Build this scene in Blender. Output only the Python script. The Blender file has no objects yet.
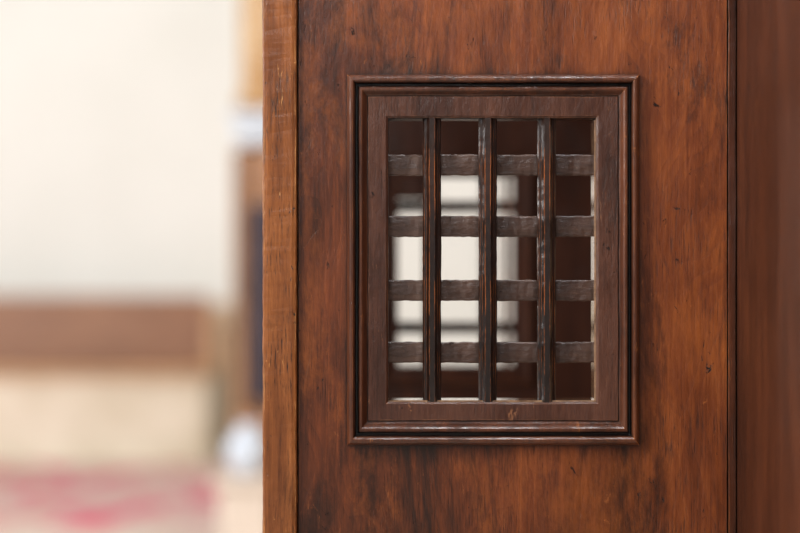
import bpy, bmesh, math, random
from mathutils import Vector, noise
random.seed(4)
sc = bpy.context.scene
sc.view_settings.view_transform = 'Standard'
sc.view_settings.look = 'None'
H = 0.90      # camera height
D = 1.90      # camera to the grille panel
def X(px, d=D): return (px-400)/1000*d/1.9
def Z(py, d=D): return H+(266.5-py)/1000*d/1.9

# ---------------------------------------------------------------- materials
def lin(c):
    return tuple(((v/255)/12.92 if v/255 <= .04045 else ((v/255+.055)/1.055)**2.4) for v in c)+(1,)
class NT:
    def __init__(s, name):
        s.m = bpy.data.materials.new(name); s.m.use_nodes = True
        s.t = s.m.node_tree; s.b = s.t.nodes['Principled BSDF']
    def n(s, typ, **k):
        nd = s.t.nodes.new(typ)
        for a, v in k.items(): setattr(nd, a, v)
        return nd
    def l(s, a, b): s.t.links.new(a, b)
    def noise(s, vec, scale, detail=4, rough=.55, dist=0.):
        nd = s.n('ShaderNodeTexNoise'); nd.inputs['Scale'].default_value = scale
        nd.inputs['Detail'].default_value = detail; nd.inputs['Roughness'].default_value = rough
        nd.inputs['Distortion'].default_value = dist; s.l(vec, nd.inputs['Vector']); return nd.outputs['Fac']
    def math(s, op, a, b=None, clamp=False):
        nd = s.n('ShaderNodeMath', operation=op, use_clamp=clamp)
        for i, v in enumerate((a, b)):
            if v is None: continue
            if isinstance(v, (int, float)): nd.inputs[i].default_value = v
            else: s.l(v, nd.inputs[i])
        return nd.outputs[0]
    def rng(s, v, a, b, c=0., d=1.):
        nd = s.n('ShaderNodeMapRange'); s.l(v, nd.inputs[0])
        for i, q in enumerate((a, b, c, d)): nd.inputs[i+1].default_value = q
        return nd.outputs[0]
    def ramp(s, v, stops):
        nd = s.n('ShaderNodeValToRGB'); s.l(v, nd.inputs[0]); e = nd.color_ramp.elements
        while len(e) < len(stops): e.new(.5)
        for q, (p, c) in zip(e, stops): q.position = p; q.color = lin(c)
        return nd.outputs[0]
    def mix(s, f, a, b, mode='MIX'):
        nd = s.n('ShaderNodeMix', data_type='RGBA', blend_type=mode)
        if isinstance(f, (int, float)): nd.inputs[0].default_value = f
        else: s.l(f, nd.inputs[0])
        for i, v in ((6, a), (7, b)):
            if isinstance(v, tuple): nd.inputs[i].default_value = v
            else: s.l(v, nd.inputs[i])
        return nd.outputs[2]
    def coord(s, scale=(1, 1, 1), loc=(0, 0, 0)):
        if not hasattr(s, 'tc'): s.tc = s.n('ShaderNodeTexCoord')
        mp = s.n('ShaderNodeMapping'); mp.inputs['Scale'].default_value = scale
        mp.inputs['Location'].default_value = loc
        s.l(s.tc.outputs['Object'], mp.inputs[0]); return mp.outputs[0]

def wood(name, stops, wearcol=(170, 98, 46), axis='Z', seed=0., rough=.34, wear=1., bump=.5, nicks=1., crease_dark=1., gscale=1., xgrad=None, stain=.7, coat=.35, coatr=.14, streak=1., pores=1., aod=.010, fine=.3, edge=(.995, .88), spec=.32, lumpy=.55, rim_dark=None, amber=0., arch=0., dent_h=1.1):
    w = NT(name)
    st = lambda k: {'Z': (1, 1, k), 'X': (k, 1, 1), 'Y': (1, k, 1)}[axis]
    off = (seed*1.7, seed*.9, seed*2.3)
    n1 = w.noise(w.coord(st(.06), off), 42*gscale, 7, .66, .8)
    n2 = w.noise(w.coord(st(.03), off), 300*gscale, 5, .70, .2)
    n3 = w.noise(w.coord(st(.36), off), 8, 7, .64, .4)
    n4 = w.noise(w.coord(st(.17), off), 48, 8, .70, .6)
    v = w.math('ADD', w.math('MULTIPLY', n1, .28*streak), w.math('MULTIPLY', n2, .22))
    k = .15*(1-streak)
    v = w.math('ADD', v, w.math('MULTIPLY', n3, .31+k))
    v = w.math('ADD', v, w.math('MULTIPLY', n4, .19+k))
    v = w.rng(v, .375, .625)
    if xgrad:
        sep = w.n('ShaderNodeSeparateXYZ'); w.l(w.tc.outputs['Object'], sep.inputs[0])
        v = w.math('ADD', v, w.rng(sep.outputs[0], xgrad[0], xgrad[1], xgrad[2], xgrad[3]))
    ring = None
    if arch:    # cathedral figure of a plain-sawn board
        lf = w.noise(w.coord((1, 1, .35), off), 5.5, 3, .5, .2)
        rg0 = w.math('FRACT', w.math('MULTIPLY', lf, 34))
        ring = w.math('MULTIPLY', w.rng(rg0, .25, 1.0), w.rng(n2, .4, .6))
        v = w.math('SUBTRACT', v, w.math('MULTIPLY', ring, arch))
    col = w.ramp(v, stops)
    # varnish rubbed through to amber wood in places
    if amber:
        am = w.noise(w.coord(st(.4), (off[0]+7.3, off[1], off[2]+2)), 9, 10, .76, .3)
        col = w.mix(w.math('MULTIPLY', w.rng(am, .50, .66), amber), col, lin((172, 94, 38)))
    # old dark stains in the varnish
    sn = w.noise(w.coord(st(.2), (off[0]+3, off[1]+5, off[2])), 13, 10, .78, .5)
    if rim_dark:   # stain mask raised close round the moulding, darker towards it
        sp = w.n('ShaderNodeSeparateXYZ'); w.l(w.tc.outputs['Object'], sp.inputs[0])
        cx, cz, hx_, hz_ = rim_dark
        ax = w.math('SUBTRACT', w.math('ABSOLUTE', w.math('SUBTRACT', sp.outputs[0], cx)), hx_)
        az = w.math('SUBTRACT', w.math('ABSOLUTE', w.math('SUBTRACT', sp.outputs[2], cz)), hz_)
        dd = w.math('MAXIMUM', ax, az)
        sn = w.math('ADD', sn, w.rng(dd, .0, .024, .06, 0))
    sm = w.math('MULTIPLY', w.rng(sn, .52, .66), stain)
    col = w.mix(sm, col, lin((32, 15, 9)))
    # open pores, dashes along the grain
    po = w.noise(w.coord(st(.06), off), 640*gscale, 3, .6, .2)
    reg = w.rng(w.noise(w.coord((1, 1, 1), off), 14, 5, .65), .44, .62, .04, .6*pores)
    pm = w.math('MULTIPLY', w.rng(po, .54, .66), reg)
    col = w.mix(pm, col, lin((30, 14, 9)))
    # nicks, chips
    nk = w.noise(w.coord(st(.5), off), 80, 7, .76, .8)
    nm = w.math('MULTIPLY', w.rng(nk, .645, .67), nicks, True)
    col = w.mix(nm, col, lin((20, 10, 8)))
    # rubbed light scratches
    sc1 = w.noise(w.coord(st(.3), (off[0]+4, off[1]+.6, off[2])), 80, 8, .78, 1.)
    lm = w.math('MULTIPLY', w.rng(sc1, .62, .70, 0, .6), nicks, True)
    col = w.mix(lm, col, lin(wearcol))
    # worn edges
    bv = w.n('ShaderNodeBevel', samples=8); bv.inputs[0].default_value = .0020
    ge = w.n('ShaderNodeNewGeometry')
    dt = w.n('ShaderNodeVectorMath', operation='DOT_PRODUCT')
    w.l(bv.outputs[0], dt.inputs[0]); w.l(ge.outputs['True Normal'], dt.inputs[1])
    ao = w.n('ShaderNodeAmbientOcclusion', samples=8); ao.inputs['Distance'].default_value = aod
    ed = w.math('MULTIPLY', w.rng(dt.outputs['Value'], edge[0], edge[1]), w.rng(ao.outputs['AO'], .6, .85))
    wn = w.noise(w.coord(st(.3), off), 34, 8, .78)
    ed = w.math('MULTIPLY', ed, w.rng(wn, .46, .60, .0, wear), True)
    col = w.mix(ed, col, lin(wearcol))
    # near-black tone in corners and creases
    dm = w.math('MULTIPLY', w.rng(ao.outputs['AO'], .78, .38), crease_dark, True)
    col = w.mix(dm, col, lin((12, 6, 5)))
    w.l(col, w.b.inputs['Base Color'])
    rg = w.math('ADD', w.rng(n3, .3, .7, rough-.06, rough+.14), w.math('MULTIPLY', pm, .2))
    w.l(rg, w.b.inputs['Roughness'])
    w.b.inputs['Specular IOR Level'].default_value = spec
    w.b.inputs['Coat Weight'].default_value = coat
    w.l(w.rng(n4, .35, .65, coatr, coatr+.16), w.b.inputs['Coat Roughness'])
    lump = w.noise(w.coord(st(.5), off), 150, 6, .66)
    dent = w.noise(w.coord(st(.5), off), 26, 3, .5)
    h = w.math('ADD', w.math('MULTIPLY', n1, .3*streak), w.math('MULTIPLY', n2, fine))
    h = w.math('ADD', h, w.math('MULTIPLY', lump, lumpy))
    h = w.math('ADD', h, w.math('MULTIPLY', dent, dent_h))
    h = w.math('SUBTRACT', h, w.math('MULTIPLY', pm, .25))
    h = w.math('SUBTRACT', h, w.math('MULTIPLY', nm, .8))
    if ring: h = w.math('SUBTRACT', h, w.math('MULTIPLY', ring, .12))
    bp = w.n('ShaderNodeBump'); bp.inputs['Strength'].default_value = bump
    bp.inputs['Distance'].default_value = .0022
    w.l(h, bp.inputs['Height']); w.l(bp.outputs[0], w.b.inputs['Normal'])
    w.l(bp.outputs[0], w.b.inputs['Coat Normal'])
    return w.m

def plain(name, c1, c2=None, scale=3., rough=.8, bump=.1):
    w = NT(name); c2 = c2 or c1
    n = w.noise(w.coord(), scale, 5, .6)
    w.l(w.ramp(n, [(.35, c1), (.65, c2)]), w.b.inputs['Base Color'])
    w.b.inputs['Roughness'].default_value = rough
    bp = w.n('ShaderNodeBump'); bp.inputs['Strength'].default_value = bump; bp.inputs['Distance'].default_value = .004
    w.l(w.noise(w.coord(), scale*12, 4), bp.inputs['Height']); w.l(bp.outputs[0], w.b.inputs['Normal'])
    return w.m

gx, gz = (X(347)+X(639))/2, (Z(445)+Z(75))/2
M_board = wood('panel_oak', [(0, (48, 23, 13)), (.30, (82, 39, 19)), (.60, (116, 57, 26)), (1, (152, 82, 36))], seed=3, xgrad=(-.12, .33, -.20, .14), bump=.55, wearcol=(172, 102, 54), stain=.95, nicks=1.2, streak=.6, coat=.5, coatr=.13, fine=.14, lumpy=.5,
    rim_dark=(gx, gz, .146, .185), amber=.45, pores=1.1, arch=.15)
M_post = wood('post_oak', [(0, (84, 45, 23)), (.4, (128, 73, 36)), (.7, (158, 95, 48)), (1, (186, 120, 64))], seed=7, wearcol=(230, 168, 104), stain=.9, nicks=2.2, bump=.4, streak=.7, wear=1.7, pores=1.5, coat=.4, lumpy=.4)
M_mold = wood('moulding_oak_upright', [(0, (40, 19, 12)), (.45, (72, 36, 20)), (1, (110, 59, 31))], seed=8, wearcol=(202, 122, 60), crease_dark=1.5, wear=1.3, stain=.7, coat=.8, coatr=.07, bump=.35, edge=(.975, .86), streak=.4, aod=.010)
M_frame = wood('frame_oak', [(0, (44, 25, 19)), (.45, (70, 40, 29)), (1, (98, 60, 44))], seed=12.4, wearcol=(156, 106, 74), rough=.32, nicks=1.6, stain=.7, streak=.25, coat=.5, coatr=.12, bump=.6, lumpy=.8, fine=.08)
M_vbar = wood('bar_oak_upright', [(0, (14, 8, 6)), (.5, (30, 15, 10)), (1, (56, 29, 17))], seed=14, wearcol=(208, 116, 52), wear=1.7, crease_dark=.1, coat=.8, coatr=.07, bump=.22, edge=(.98, .84), streak=.3, nicks=.8, fine=.08, dent_h=.5, lumpy=.5)
M_hbar = wood('bar_oak_level', [(0, (48, 32, 26)), (.5, (74, 52, 43)), (1, (100, 75, 63))], axis='X', seed=17, wearcol=(138, 102, 80), rough=.34, crease_dark=.4, bump=.6, streak=.1, stain=.5, coat=.5, coatr=.18, pores=.3, spec=.45, lumpy=1.1, fine=.0, nicks=1.6)
M_side = wood('back_oak', [(0, (46, 22, 12)), (.5, (78, 39, 21)), (1, (108, 57, 30))], seed=21, crease_dark=.9, stain=.7, coat=.2, coatr=.3, streak=.9, pores=1.4)
M_far = wood('inner_oak_shaded', [(0, (28, 13, 8)), (.5, (50, 24, 14)), (1, (72, 37, 21))], seed=25, coat=.05)  # oak darkened: shade inside the confessional put into the colour
M_pew = wood('pew_oak', [(0, (112, 70, 48)), (.5, (140, 96, 68)), (1, (164, 120, 90))], axis='X', seed=30, gscale=.4, stain=.2, crease_dark=.3, coat=.2, coatr=.4)
M_seat = wood('pew_oak_lit', [(0, (168, 126, 88)), (.5, (188, 146, 106)), (1, (202, 162, 122))], axis='X', seed=33, gscale=.4, stain=.1, crease_dark=.3, coat=.2, coatr=.4)  # paler than the backrest: light on the seat put into the colour
M_gilt = wood('gilded_wood', [(0, (130, 96, 58)), (.5, (164, 128, 84)), (1, (190, 156, 108))], seed=36, gscale=.4, stain=.3, coat=.2)
M_shrine = wood('shrine_oak', [(0, (110, 74, 50)), (.5, (146, 104, 74)), (1, (174, 130, 96))], seed=39, gscale=.4, stain=.3, coat=.2)
M_plaster = plain('cream_plaster', (225, 223, 216), (232, 230, 224), 1.2)
M_dado = plain('beige_plaster', (194, 180, 156), (220, 209, 190), 3.2)
M_stone = plain('beige_stone', (198, 182, 168), (214, 198, 184), 2.5, .55)
M_marble = plain('white_marble', (172, 177, 186), (188, 192, 200), 5, .35, .02)
M_glaze = plain('white_glaze', (184, 192, 204), (198, 204, 214), 8, .25, .0)
M_blue = plain('navy_cloth', (26, 28, 44), (42, 42, 58), 12, .9)
w = NT('rug_wool')
nn = w.noise(w.coord((1, .42, 1), (2.2, .4, 0)), 3.4, 5, .6, 1.2)
w.l(w.ramp(nn, [(.28, (206, 50, 92)), (.41, (206, 112, 128)), (.47, (202, 174, 166)), (.54, (206, 176, 166)), (.60, (200, 130, 126)), (.70, (192, 82, 92))]), w.b.inputs['Base Color'])
w.b.inputs['Roughness'].default_value = .95
M_rug = w.m
w = NT('polished_sill_lit')  # paler than the frame: light caught on sill and jamb put into colour
w.l(w.ramp(w.noise(w.coord(), 120, 4), [(.3, (110, 80, 58)), (.7, (170, 132, 100))]), w.b.inputs['Base Color'])
w.b.inputs['Roughness'].default_value = .12; w.b.inputs['Coat Weight'].default_value = 1; w.b.inputs['Coat Roughness'].default_value = .06
M_lining = w.m

# ---------------------------------------------------------------- mesh tools
def obj(name, bm, mat, parent=None, loc=(0, 0, 0), smooth=False, bevel=0., seg=2):
    bmesh.ops.recalc_face_normals(bm, faces=bm.faces)
    me = bpy.data.meshes.new(name); bm.to_mesh(me); bm.free()
    me.materials.append(mat)
    o = bpy.data.objects.new(name, me); sc.collection.objects.link(o)
    o.location = loc
    if smooth:
        for p in me.polygons: p.use_smooth = True
    if bevel:
        md = o.modifiers.new('bevel', 'BEVEL'); md.width = bevel; md.segments = seg; md.limit_method = 'ANGLE'
    if parent: o.parent = parent
    return o
def boxes(lst):
    bm = bmesh.new()
    for (a, b) in lst:
        r = bmesh.ops.create_cube(bm, size=1)
        for v in r['verts']:
            v.co = Vector([a[i] if v.co[i] < 0 else b[i] for i in range(3)])
    return bm
def box(a, b): return boxes([(a, b)])
def frame_sweep(outer, inner, prof, closed=False, n=1, jit=0.):
    """rectangular mitred ring; prof = [(t 0..1 from outer to inner, y)]"""
    bm = bmesh.new()
    ox0, oz0, ox1, oz1 = outer; ix0, iz0, ix1, iz1 = inner
    rings = []
    for t, y in prof:
        x0 = ox0+(ix0-ox0)*t; x1 = ox1+(ix1-ox1)*t; z0 = oz0+(iz0-oz0)*t; z1 = oz1+(iz1-oz1)*t
        c = [(x0, z0), (x1, z0), (x1, z1), (x0, z1)]
        ring = []
        for k in range(4):
            a, b = c[k], c[(k+1) % 4]
            for i in range(n):
                f = i/n; px = a[0]+(b[0]-a[0])*f; pz = a[1]+(b[1]-a[1])*f
                p = Vector((px, y, pz))
                if jit:
                    q = noise.noise_vector(Vector((px*22, t*2, pz*22)))*jit + noise.noise_vector(Vector((px*90, t*6, pz*90)))*jit*.5
                    p += q
                ring.append(bm.verts.new(p))
        rings.append(ring)
    m = len(rings); N = len(rings[0])
    for j in range(m if closed else m-1):
        A, B = rings[j], rings[(j+1) % m]
        for i in range(N):
            bm.faces.new((A[i], A[(i+1) % N], B[(i+1) % N], B[i]))
    return bm
def bar(sec, length, axis, n=70, jit=.0005, seed=0, hf=.7):
    """extrude a cross-section [(u,y)] along X or Z, centred, with hand-cut wobble"""
    bm = bmesh.new(); prev = None; first = None
    for i in range(n+1):
        s = -length/2+length*i/n; ring = []
        for k, (u, y) in enumerate(sec):
            q = noise.noise_vector(Vector((seed*7.1+u*40, y*40, s*20)))*jit + noise.noise_vector(Vector((seed*3.3+u*90, y*90, s*170)))*jit*hf
            p = Vector((u+q.x, y+q.y, s)) if axis == 'Z' else Vector((s, y+q.y, u+q.x))
            ring.append(bm.verts.new(p))
        if prev:
            for k in range(len(sec)):
                bm.faces.new((prev[k], prev[(k+1) % len(sec)], ring[(k+1) % len(sec)], ring[k]))
        else: first = ring
        prev = ring
    bm.faces.new(first); bm.faces.new(prev[::-1])
    return bm
def lathe(prof, n=40):
    bm = bmesh.new(); rings = []
    for r, z in prof:
        rings.append([bm.verts.new((r*math.cos(6.28318*i/n), r*math.sin(6.28318*i/n), z)) for i in range(n)])
    for a, b in zip(rings, rings[1:]):
        for i in range(n): bm.faces.new((a[i], a[(i+1) % n], b[(i+1) % n], b[i]))
    bm.faces.new(rings[0]); bm.faces.new(rings[-1])
    return bm
def empty(name, loc, label, cat):
    e = bpy.data.objects.new(name, None); sc.collection.objects.link(e); e.location = loc
    e['label'] = label; e['category'] = cat; return e

# ---------------------------------------------------------------- confessional
conf = empty('confessional', (0, 0, 0), 'worn dark brown carved oak confessional with a latticed grille opening', 'confessional')
TOP = 2.15
hole = (X(388), Z(402), X(596), Z(118))
# near side panel
front = 0.0; back = .030
o = obj('side_panel', frame_sweep((X(298.2), .0, X(727.5), TOP), (X(388)-.004, Z(402)-.004, X(596)+.004, Z(118)+.004),
      [(0, back), (0, front+.002), (.006, front), (1, front), (1, back)], closed=True), M_board, conf)
o['label'] = 'reddish brown varnished oak board with pits and scratches'
o = obj('edge_post', bar([(-.0172, .045), (-.0172, -.003), (-.0156, -.0055), (-.012, -.0062), (.012, -.0062), (.0158, -.0052), (.0172, -.002), (.0172, .045)], TOP, 'Z', n=500, jit=.0004, hf=.9, seed=2),
    M_post, conf, loc=(X(280), 0, TOP/2))
o['label'] = 'lighter worn oak post with chipped edge'
obj('joint_strip', bar([(-.0040, .02), (-.0040, .0008), (-.0034, .0002), (.0034, .0002), (.0040, .0008), (.0040, .02)], TOP, 'Z', n=400, jit=.0005, seed=9),
    M_side, conf, loc=(X(732.2), 0, TOP/2))
# mouldings round the grille
prof = [(0, .004), (0, -.0040), (.03, -.0066), (.07, -.0088), (.12, -.0104), (.19, -.0114), (.27, -.0114), (.33, -.0102), (.37, -.0080), (.40, -.0036), (.43, -.0016), (.47, -.0016),
        (.50, -.0044), (.54, -.0060), (.60, -.0068), (.67, -.0068), (.74, -.0058), (.80, -.0040), (.86, -.0022), (.93, -.0014), (1, -.0012), (1, .004)]
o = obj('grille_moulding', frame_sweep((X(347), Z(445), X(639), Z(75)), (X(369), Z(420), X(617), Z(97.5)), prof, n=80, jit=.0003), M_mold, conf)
o['label'] = 'dark stepped mitred moulding with worn light edges'
# grille
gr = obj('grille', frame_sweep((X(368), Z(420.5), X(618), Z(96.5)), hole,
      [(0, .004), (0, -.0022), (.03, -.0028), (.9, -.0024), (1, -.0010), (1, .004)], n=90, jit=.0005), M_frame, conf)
gr['label'] = 'flat inner frame carrying the crossed lattice bars'
e = .0016
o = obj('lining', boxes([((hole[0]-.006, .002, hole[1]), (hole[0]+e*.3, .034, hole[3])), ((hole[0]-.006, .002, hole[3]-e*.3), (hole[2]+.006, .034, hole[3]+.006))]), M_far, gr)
o = obj('sill', box((hole[0]-.006, .002, hole[1]-.006), (hole[2]+.006, .036, hole[1]+e)), M_lining, gr)
o['label'] = 'polished sill of the opening, caught light put into its colour'
o = obj('jamb', box((hole[2]-e, .002, hole[1]+e), (hole[2]+.006, .034, hole[3]-e)), M_lining, gr)
o['label'] = 'polished jamb of the opening, caught light put into its colour'
vsec = [(-.0086, .0125), (-.0092, .0022), (-.0078, .0000), (-.0054, -.0006), (-.0028, -.0046), (.0028, -.0046), (.0054, -.0006), (.0078, .0000), (.0092, .0022), (.0086, .0125)]
hl = (hole[3]-hole[1]); hc = (hole[3]+hole[1])/2
for i, px in enumerate((432, 488, 547)):
    b = obj('vertical_bar', bar(vsec, hl+.003, 'Z', n=130, jit=.0005, hf=.6, seed=i+1), M_vbar, gr, loc=(X(px), .0035, hc))
hw = (hole[2]-hole[0]); hx = (hole[2]+hole[0])/2
hsec = [(-.0103, .009), (-.0105, .0010), (-.0092, .0001), (-.0065, 0), (-.003, -.0003), (.003, -.0003), (.0065, 0), (.0092, .0001), (.0105, .0010), (.0103, .009)]
for i, py in enumerate((165, 226.5, 290.5, 352.5)):
    b = obj('horizontal_bar', bar(hsec, hw+.003, 'X', n=200, jit=.0004, hf=1.6, seed=i+11), M_hbar, gr, loc=(hx, .0155, Z(py, 1.915)))
# far side panel with its own grille
dy = .85; df = D+dy
# back board toward the penitent and behind
o = obj('back_panel', box((X(737), -1.3, 0), (X(737)+.03, dy+.1, TOP)), M_side, conf)
o = obj('back_stile', box((X(737)-.008, -.42, 0), (X(737)+.001, -.245, TOP)), M_side, conf, bevel=.004)
fh = (X(398, df), Z(366, df), X(514, df), Z(177, df))
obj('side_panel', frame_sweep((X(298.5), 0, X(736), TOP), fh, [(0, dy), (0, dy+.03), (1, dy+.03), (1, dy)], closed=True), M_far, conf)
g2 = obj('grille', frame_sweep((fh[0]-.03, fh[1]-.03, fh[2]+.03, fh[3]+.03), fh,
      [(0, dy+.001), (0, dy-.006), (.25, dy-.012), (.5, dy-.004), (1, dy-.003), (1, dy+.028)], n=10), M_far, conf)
for px, q in ((430, 1), (487, 1), (507, .4)):
    obj('vertical_bar', bar([(u*q, y) for u, y in vsec], fh[3]-fh[1]+.003, 'Z', n=40, seed=px), M_vbar, g2, loc=(X(px, df), dy+.008, (fh[1]+fh[3])/2))
for py, q in ((206, .8), (328, .8)):
    obj('horizontal_bar', bar([(u*q, y) for u, y in hsec], fh[2]-fh[0]+.003, 'X', n=40, seed=py), M_vbar, g2, loc=((fh[0]+fh[2])/2, dy+.02, Z(py, df)))
o = obj('added_corner_block', box((fh[0]-.002, dy+.002, Z(199, df)), (X(426, df), dy+.024, fh[3]+.002)), M_far, g2, bevel=.003)  # made-up block, added to darken this corner of the opening
o['label'] = 'added block darkening the upper corner of the far opening'
obj('edge_post', box((X(262.5), dy-.015, 0), (X(298.5), dy+.036, TOP)), M_far, conf, bevel=.003)
obj('unseen_roof_board', box((X(250), -.10, TOP), (X(766), dy+.12, TOP+.04)), M_far, conf, bevel=.006)  # unseen roof, added to keep the interior dark

# ---------------------------------------------------------------- room
def struct(name, a, b, mat):
    o = obj(name, box(a, b), mat); o['kind'] = 'structure'; return o
struct('floor', (-7, -4, -.1), (.6, 7.7, 0), M_stone)
YB = 7.5
struct('wall_back', (-7, YB, 0), (.6, YB+.2, 5), M_plaster)
struct('trim_1', (-7, YB-.02, 0), (-.45, YB, .72), M_dado)
struct('wall_right', (.42, -4, 0), (.62, YB, 5), M_plaster)

# ---------------------------------------------------------------- pew
dp = 9.0; py_ = dp-D
pew = empty('church_pew', (-2.0, py_, 0), 'long brown wooden church pew standing against the cream wall', 'pew')
xr = X(222, dp)+2.0; xl = -2.0
zt = Z(298, dp); zs = .43
obj('backrest', boxes([((xl, .0, zs-.02), (xr-.06, .03, zt)), ((xl, -.02, zt-.05), (xr-.06, .045, zt+.012)), ((xl, -.012, zs+.0), (xr-.06, 0, zs+.05))]), M_pew, pew, bevel=.006)
o = obj('pew_end', boxes([((xr-.06, -.10, zs-.03), (xr-.01, .05, zt-.03)), ((xr-.06, -.36, zs-.035), (xr-.01, .05, zs+.0))]), M_seat, pew, bevel=.008)
obj('seat', box((xl, -.38, zs-.035), (xr-.06, .01, zs)), M_seat, pew, bevel=.008)
e = obj('base', boxes([((xl+.02, -.34, .0), (xr-.04, .03, zs-.035)), ((xl+.01, -.355, 0), (xr-.03, .04, .06))]), M_dado, pew, bevel=.006)
e['label'] = 'cream painted solid base'

# ---------------------------------------------------------------- rug
o = obj('rug', box((-3.4, 4.62, .0), (-.15, 6.65, .010)), M_rug, bevel=.004)
o['label'] = 'faded red, pink and cream wool rug on the floor'; o['category'] = 'rug'

# ---------------------------------------------------------------- shrine
ds = 6.2; ys = ds-D
sx0 = X(235, ds)
sh = empty('wooden_shrine', (sx0+.12, ys, 0), 'tall brown wooden shrine with white marble ledge and gilded upper part', 'shrine')
r = .12
obj('base', boxes([((-r, -.10, 0), (r, .18, Z(410, ds)-.0)), ((-r-.02, -.12, 0), (r+.02, .2, .12))]), M_shrine, sh, bevel=.008)
obj('body', boxes([((-r, -.06, Z(410, ds)), (r, .16, Z(150, ds))), ((-r, -.08, Z(410, ds)), (-r+.03, -.06, Z(150, ds)))]), M_shrine, sh, bevel=.006)
o = obj('cloth_hanging', bar([(-.078, 0), (-.07, -.012), (-.05, 0), (-.03, -.014), (-.01, 0), (.01, -.014), (.03, 0), (.05, -.014), (.085, 0), (.085, .01), (-.078, .01)],
    Z(205, ds)-Z(400, ds), 'Z', n=30, jit=.003, seed=4), M_blue, sh, loc=(.018, -.084, (Z(205, ds)+Z(400, ds))/2), smooth=True)
o['label'] = 'dark navy cloth hanging'
o = obj('ledge', boxes([((-r-.01, -.12, Z(124, ds)), (r+.01, .2, Z(112, ds))), ((-r+.005, -.10, Z(146, ds)), (r-.005, .18, Z(124, ds)))]), M_marble, sh, bevel=.012, seg=3)
o['label'] = 'bluish white marble ledge'
pr = [(.05, 0), (.115, .0), (.115, .05), (.10, .07), (.102, .3), (.104, .6), (.098, .85), (.104, .88), (.115, .93), (.115, 1.0)]
o = obj('column', lathe([(a, Z(112, ds)+z) for a, z in pr]), M_gilt, sh, loc=(-.0, 0, 0), smooth=True)
o['label'] = 'gilded turned column'
# white vase on a stone block
dv = 5.7; yv = dv-D; vx = X(248, dv)
zb = Z(475, dv)
o = obj('pedestal', boxes([((-.11, -.11, 0), (.11, .11, .05)), ((-.08, -.08, .05), (.08, .08, zb-.03)), ((-.10, -.10, zb-.03), (.10, .10, zb))]), M_stone, loc=(vx, yv, 0), bevel=.008)
o['label'] = 'low beige stone pedestal carrying a white vase'; o['category'] = 'pedestal'
s = .86
o = obj('vase', lathe([(a*s, b*s) for a, b in [(.03, 0), (.042, .0), (.045, .01), (.06, .03), (.076, .065), (.078, .09), (.07, .12), (.05, .145), (.035, .158), (.035, .17), (.045, .18), (.038, .18), (.03, .165), (.03, .15)]]), M_glaze, loc=(vx, yv, zb), smooth=True)
o['label'] = 'round glossy white ceramic vase on a stone pedestal'; o['category'] = 'vase'

# ---------------------------------------------------------------- light
def area(name, loc, tgt, size, power, col, sy=None):
    l = bpy.data.lights.new(name, 'AREA'); l.energy = power; l.color = col; l.size = size
    if sy: l.shape = 'RECTANGLE'; l.size_y = sy
    o = bpy.data.objects.new(name, l); sc.collection.objects.link(o); o.location = loc
    o.rotation_euler = (Vector(tgt)-Vector(loc)).to_track_quat('-Z', 'Y').to_euler(); return o
area('window_light', (-2.4, -1.6, 2.3), (0, 0, .9), .8, 108, (1, .965, .91), 1.4)
area('nave_fill_light', (-3.8, 1.6, 2.4), (-1.0, 7.4, 1.0), 3.2, 310, (1, .994, .99), 2.6)  # unseen fill lamp, added to brighten the back wall and floor
area('top_glint_light', (.25, -.75, 2.2), (.1, 0, .9), .35, 13, (.97, .98, 1), .25)  # unseen lamp added overhead for glints on the moulding
area('sheen_light', (-.75, -2.9, 2.0), (-.1, 0, 1.1), .5, 8, (.90, .95, 1), .7)  # unseen lamp added for a cool sheen on the panel's upper left
area('right_glint_light', (2.2, -3.2, 1.9), (.1, 0, .9), .6, 18, (1, .93, .84), 1.0)  # unseen lamp added on the right for moulding glints
wd = bpy.data.worlds.new('world'); sc.world = wd; wd.use_nodes = True
wd.node_tree.nodes['Background'].inputs[0].default_value = (1, .99, .975, 1)
wd.node_tree.nodes['Background'].inputs[1].default_value = .23

# ---------------------------------------------------------------- camera
cd = bpy.data.cameras.new('camera'); cam = bpy.data.objects.new('camera', cd); sc.collection.objects.link(cam)
cam.location = (0, -D, H); cam.rotation_euler = (math.pi/2, 0, 0)
cd.lens = 36*D/.8; cd.sensor_width = 36
cd.dof.use_dof = True; cd.dof.focus_distance = D-.002; cd.dof.aperture_fstop = 1.9
sc.camera = cam
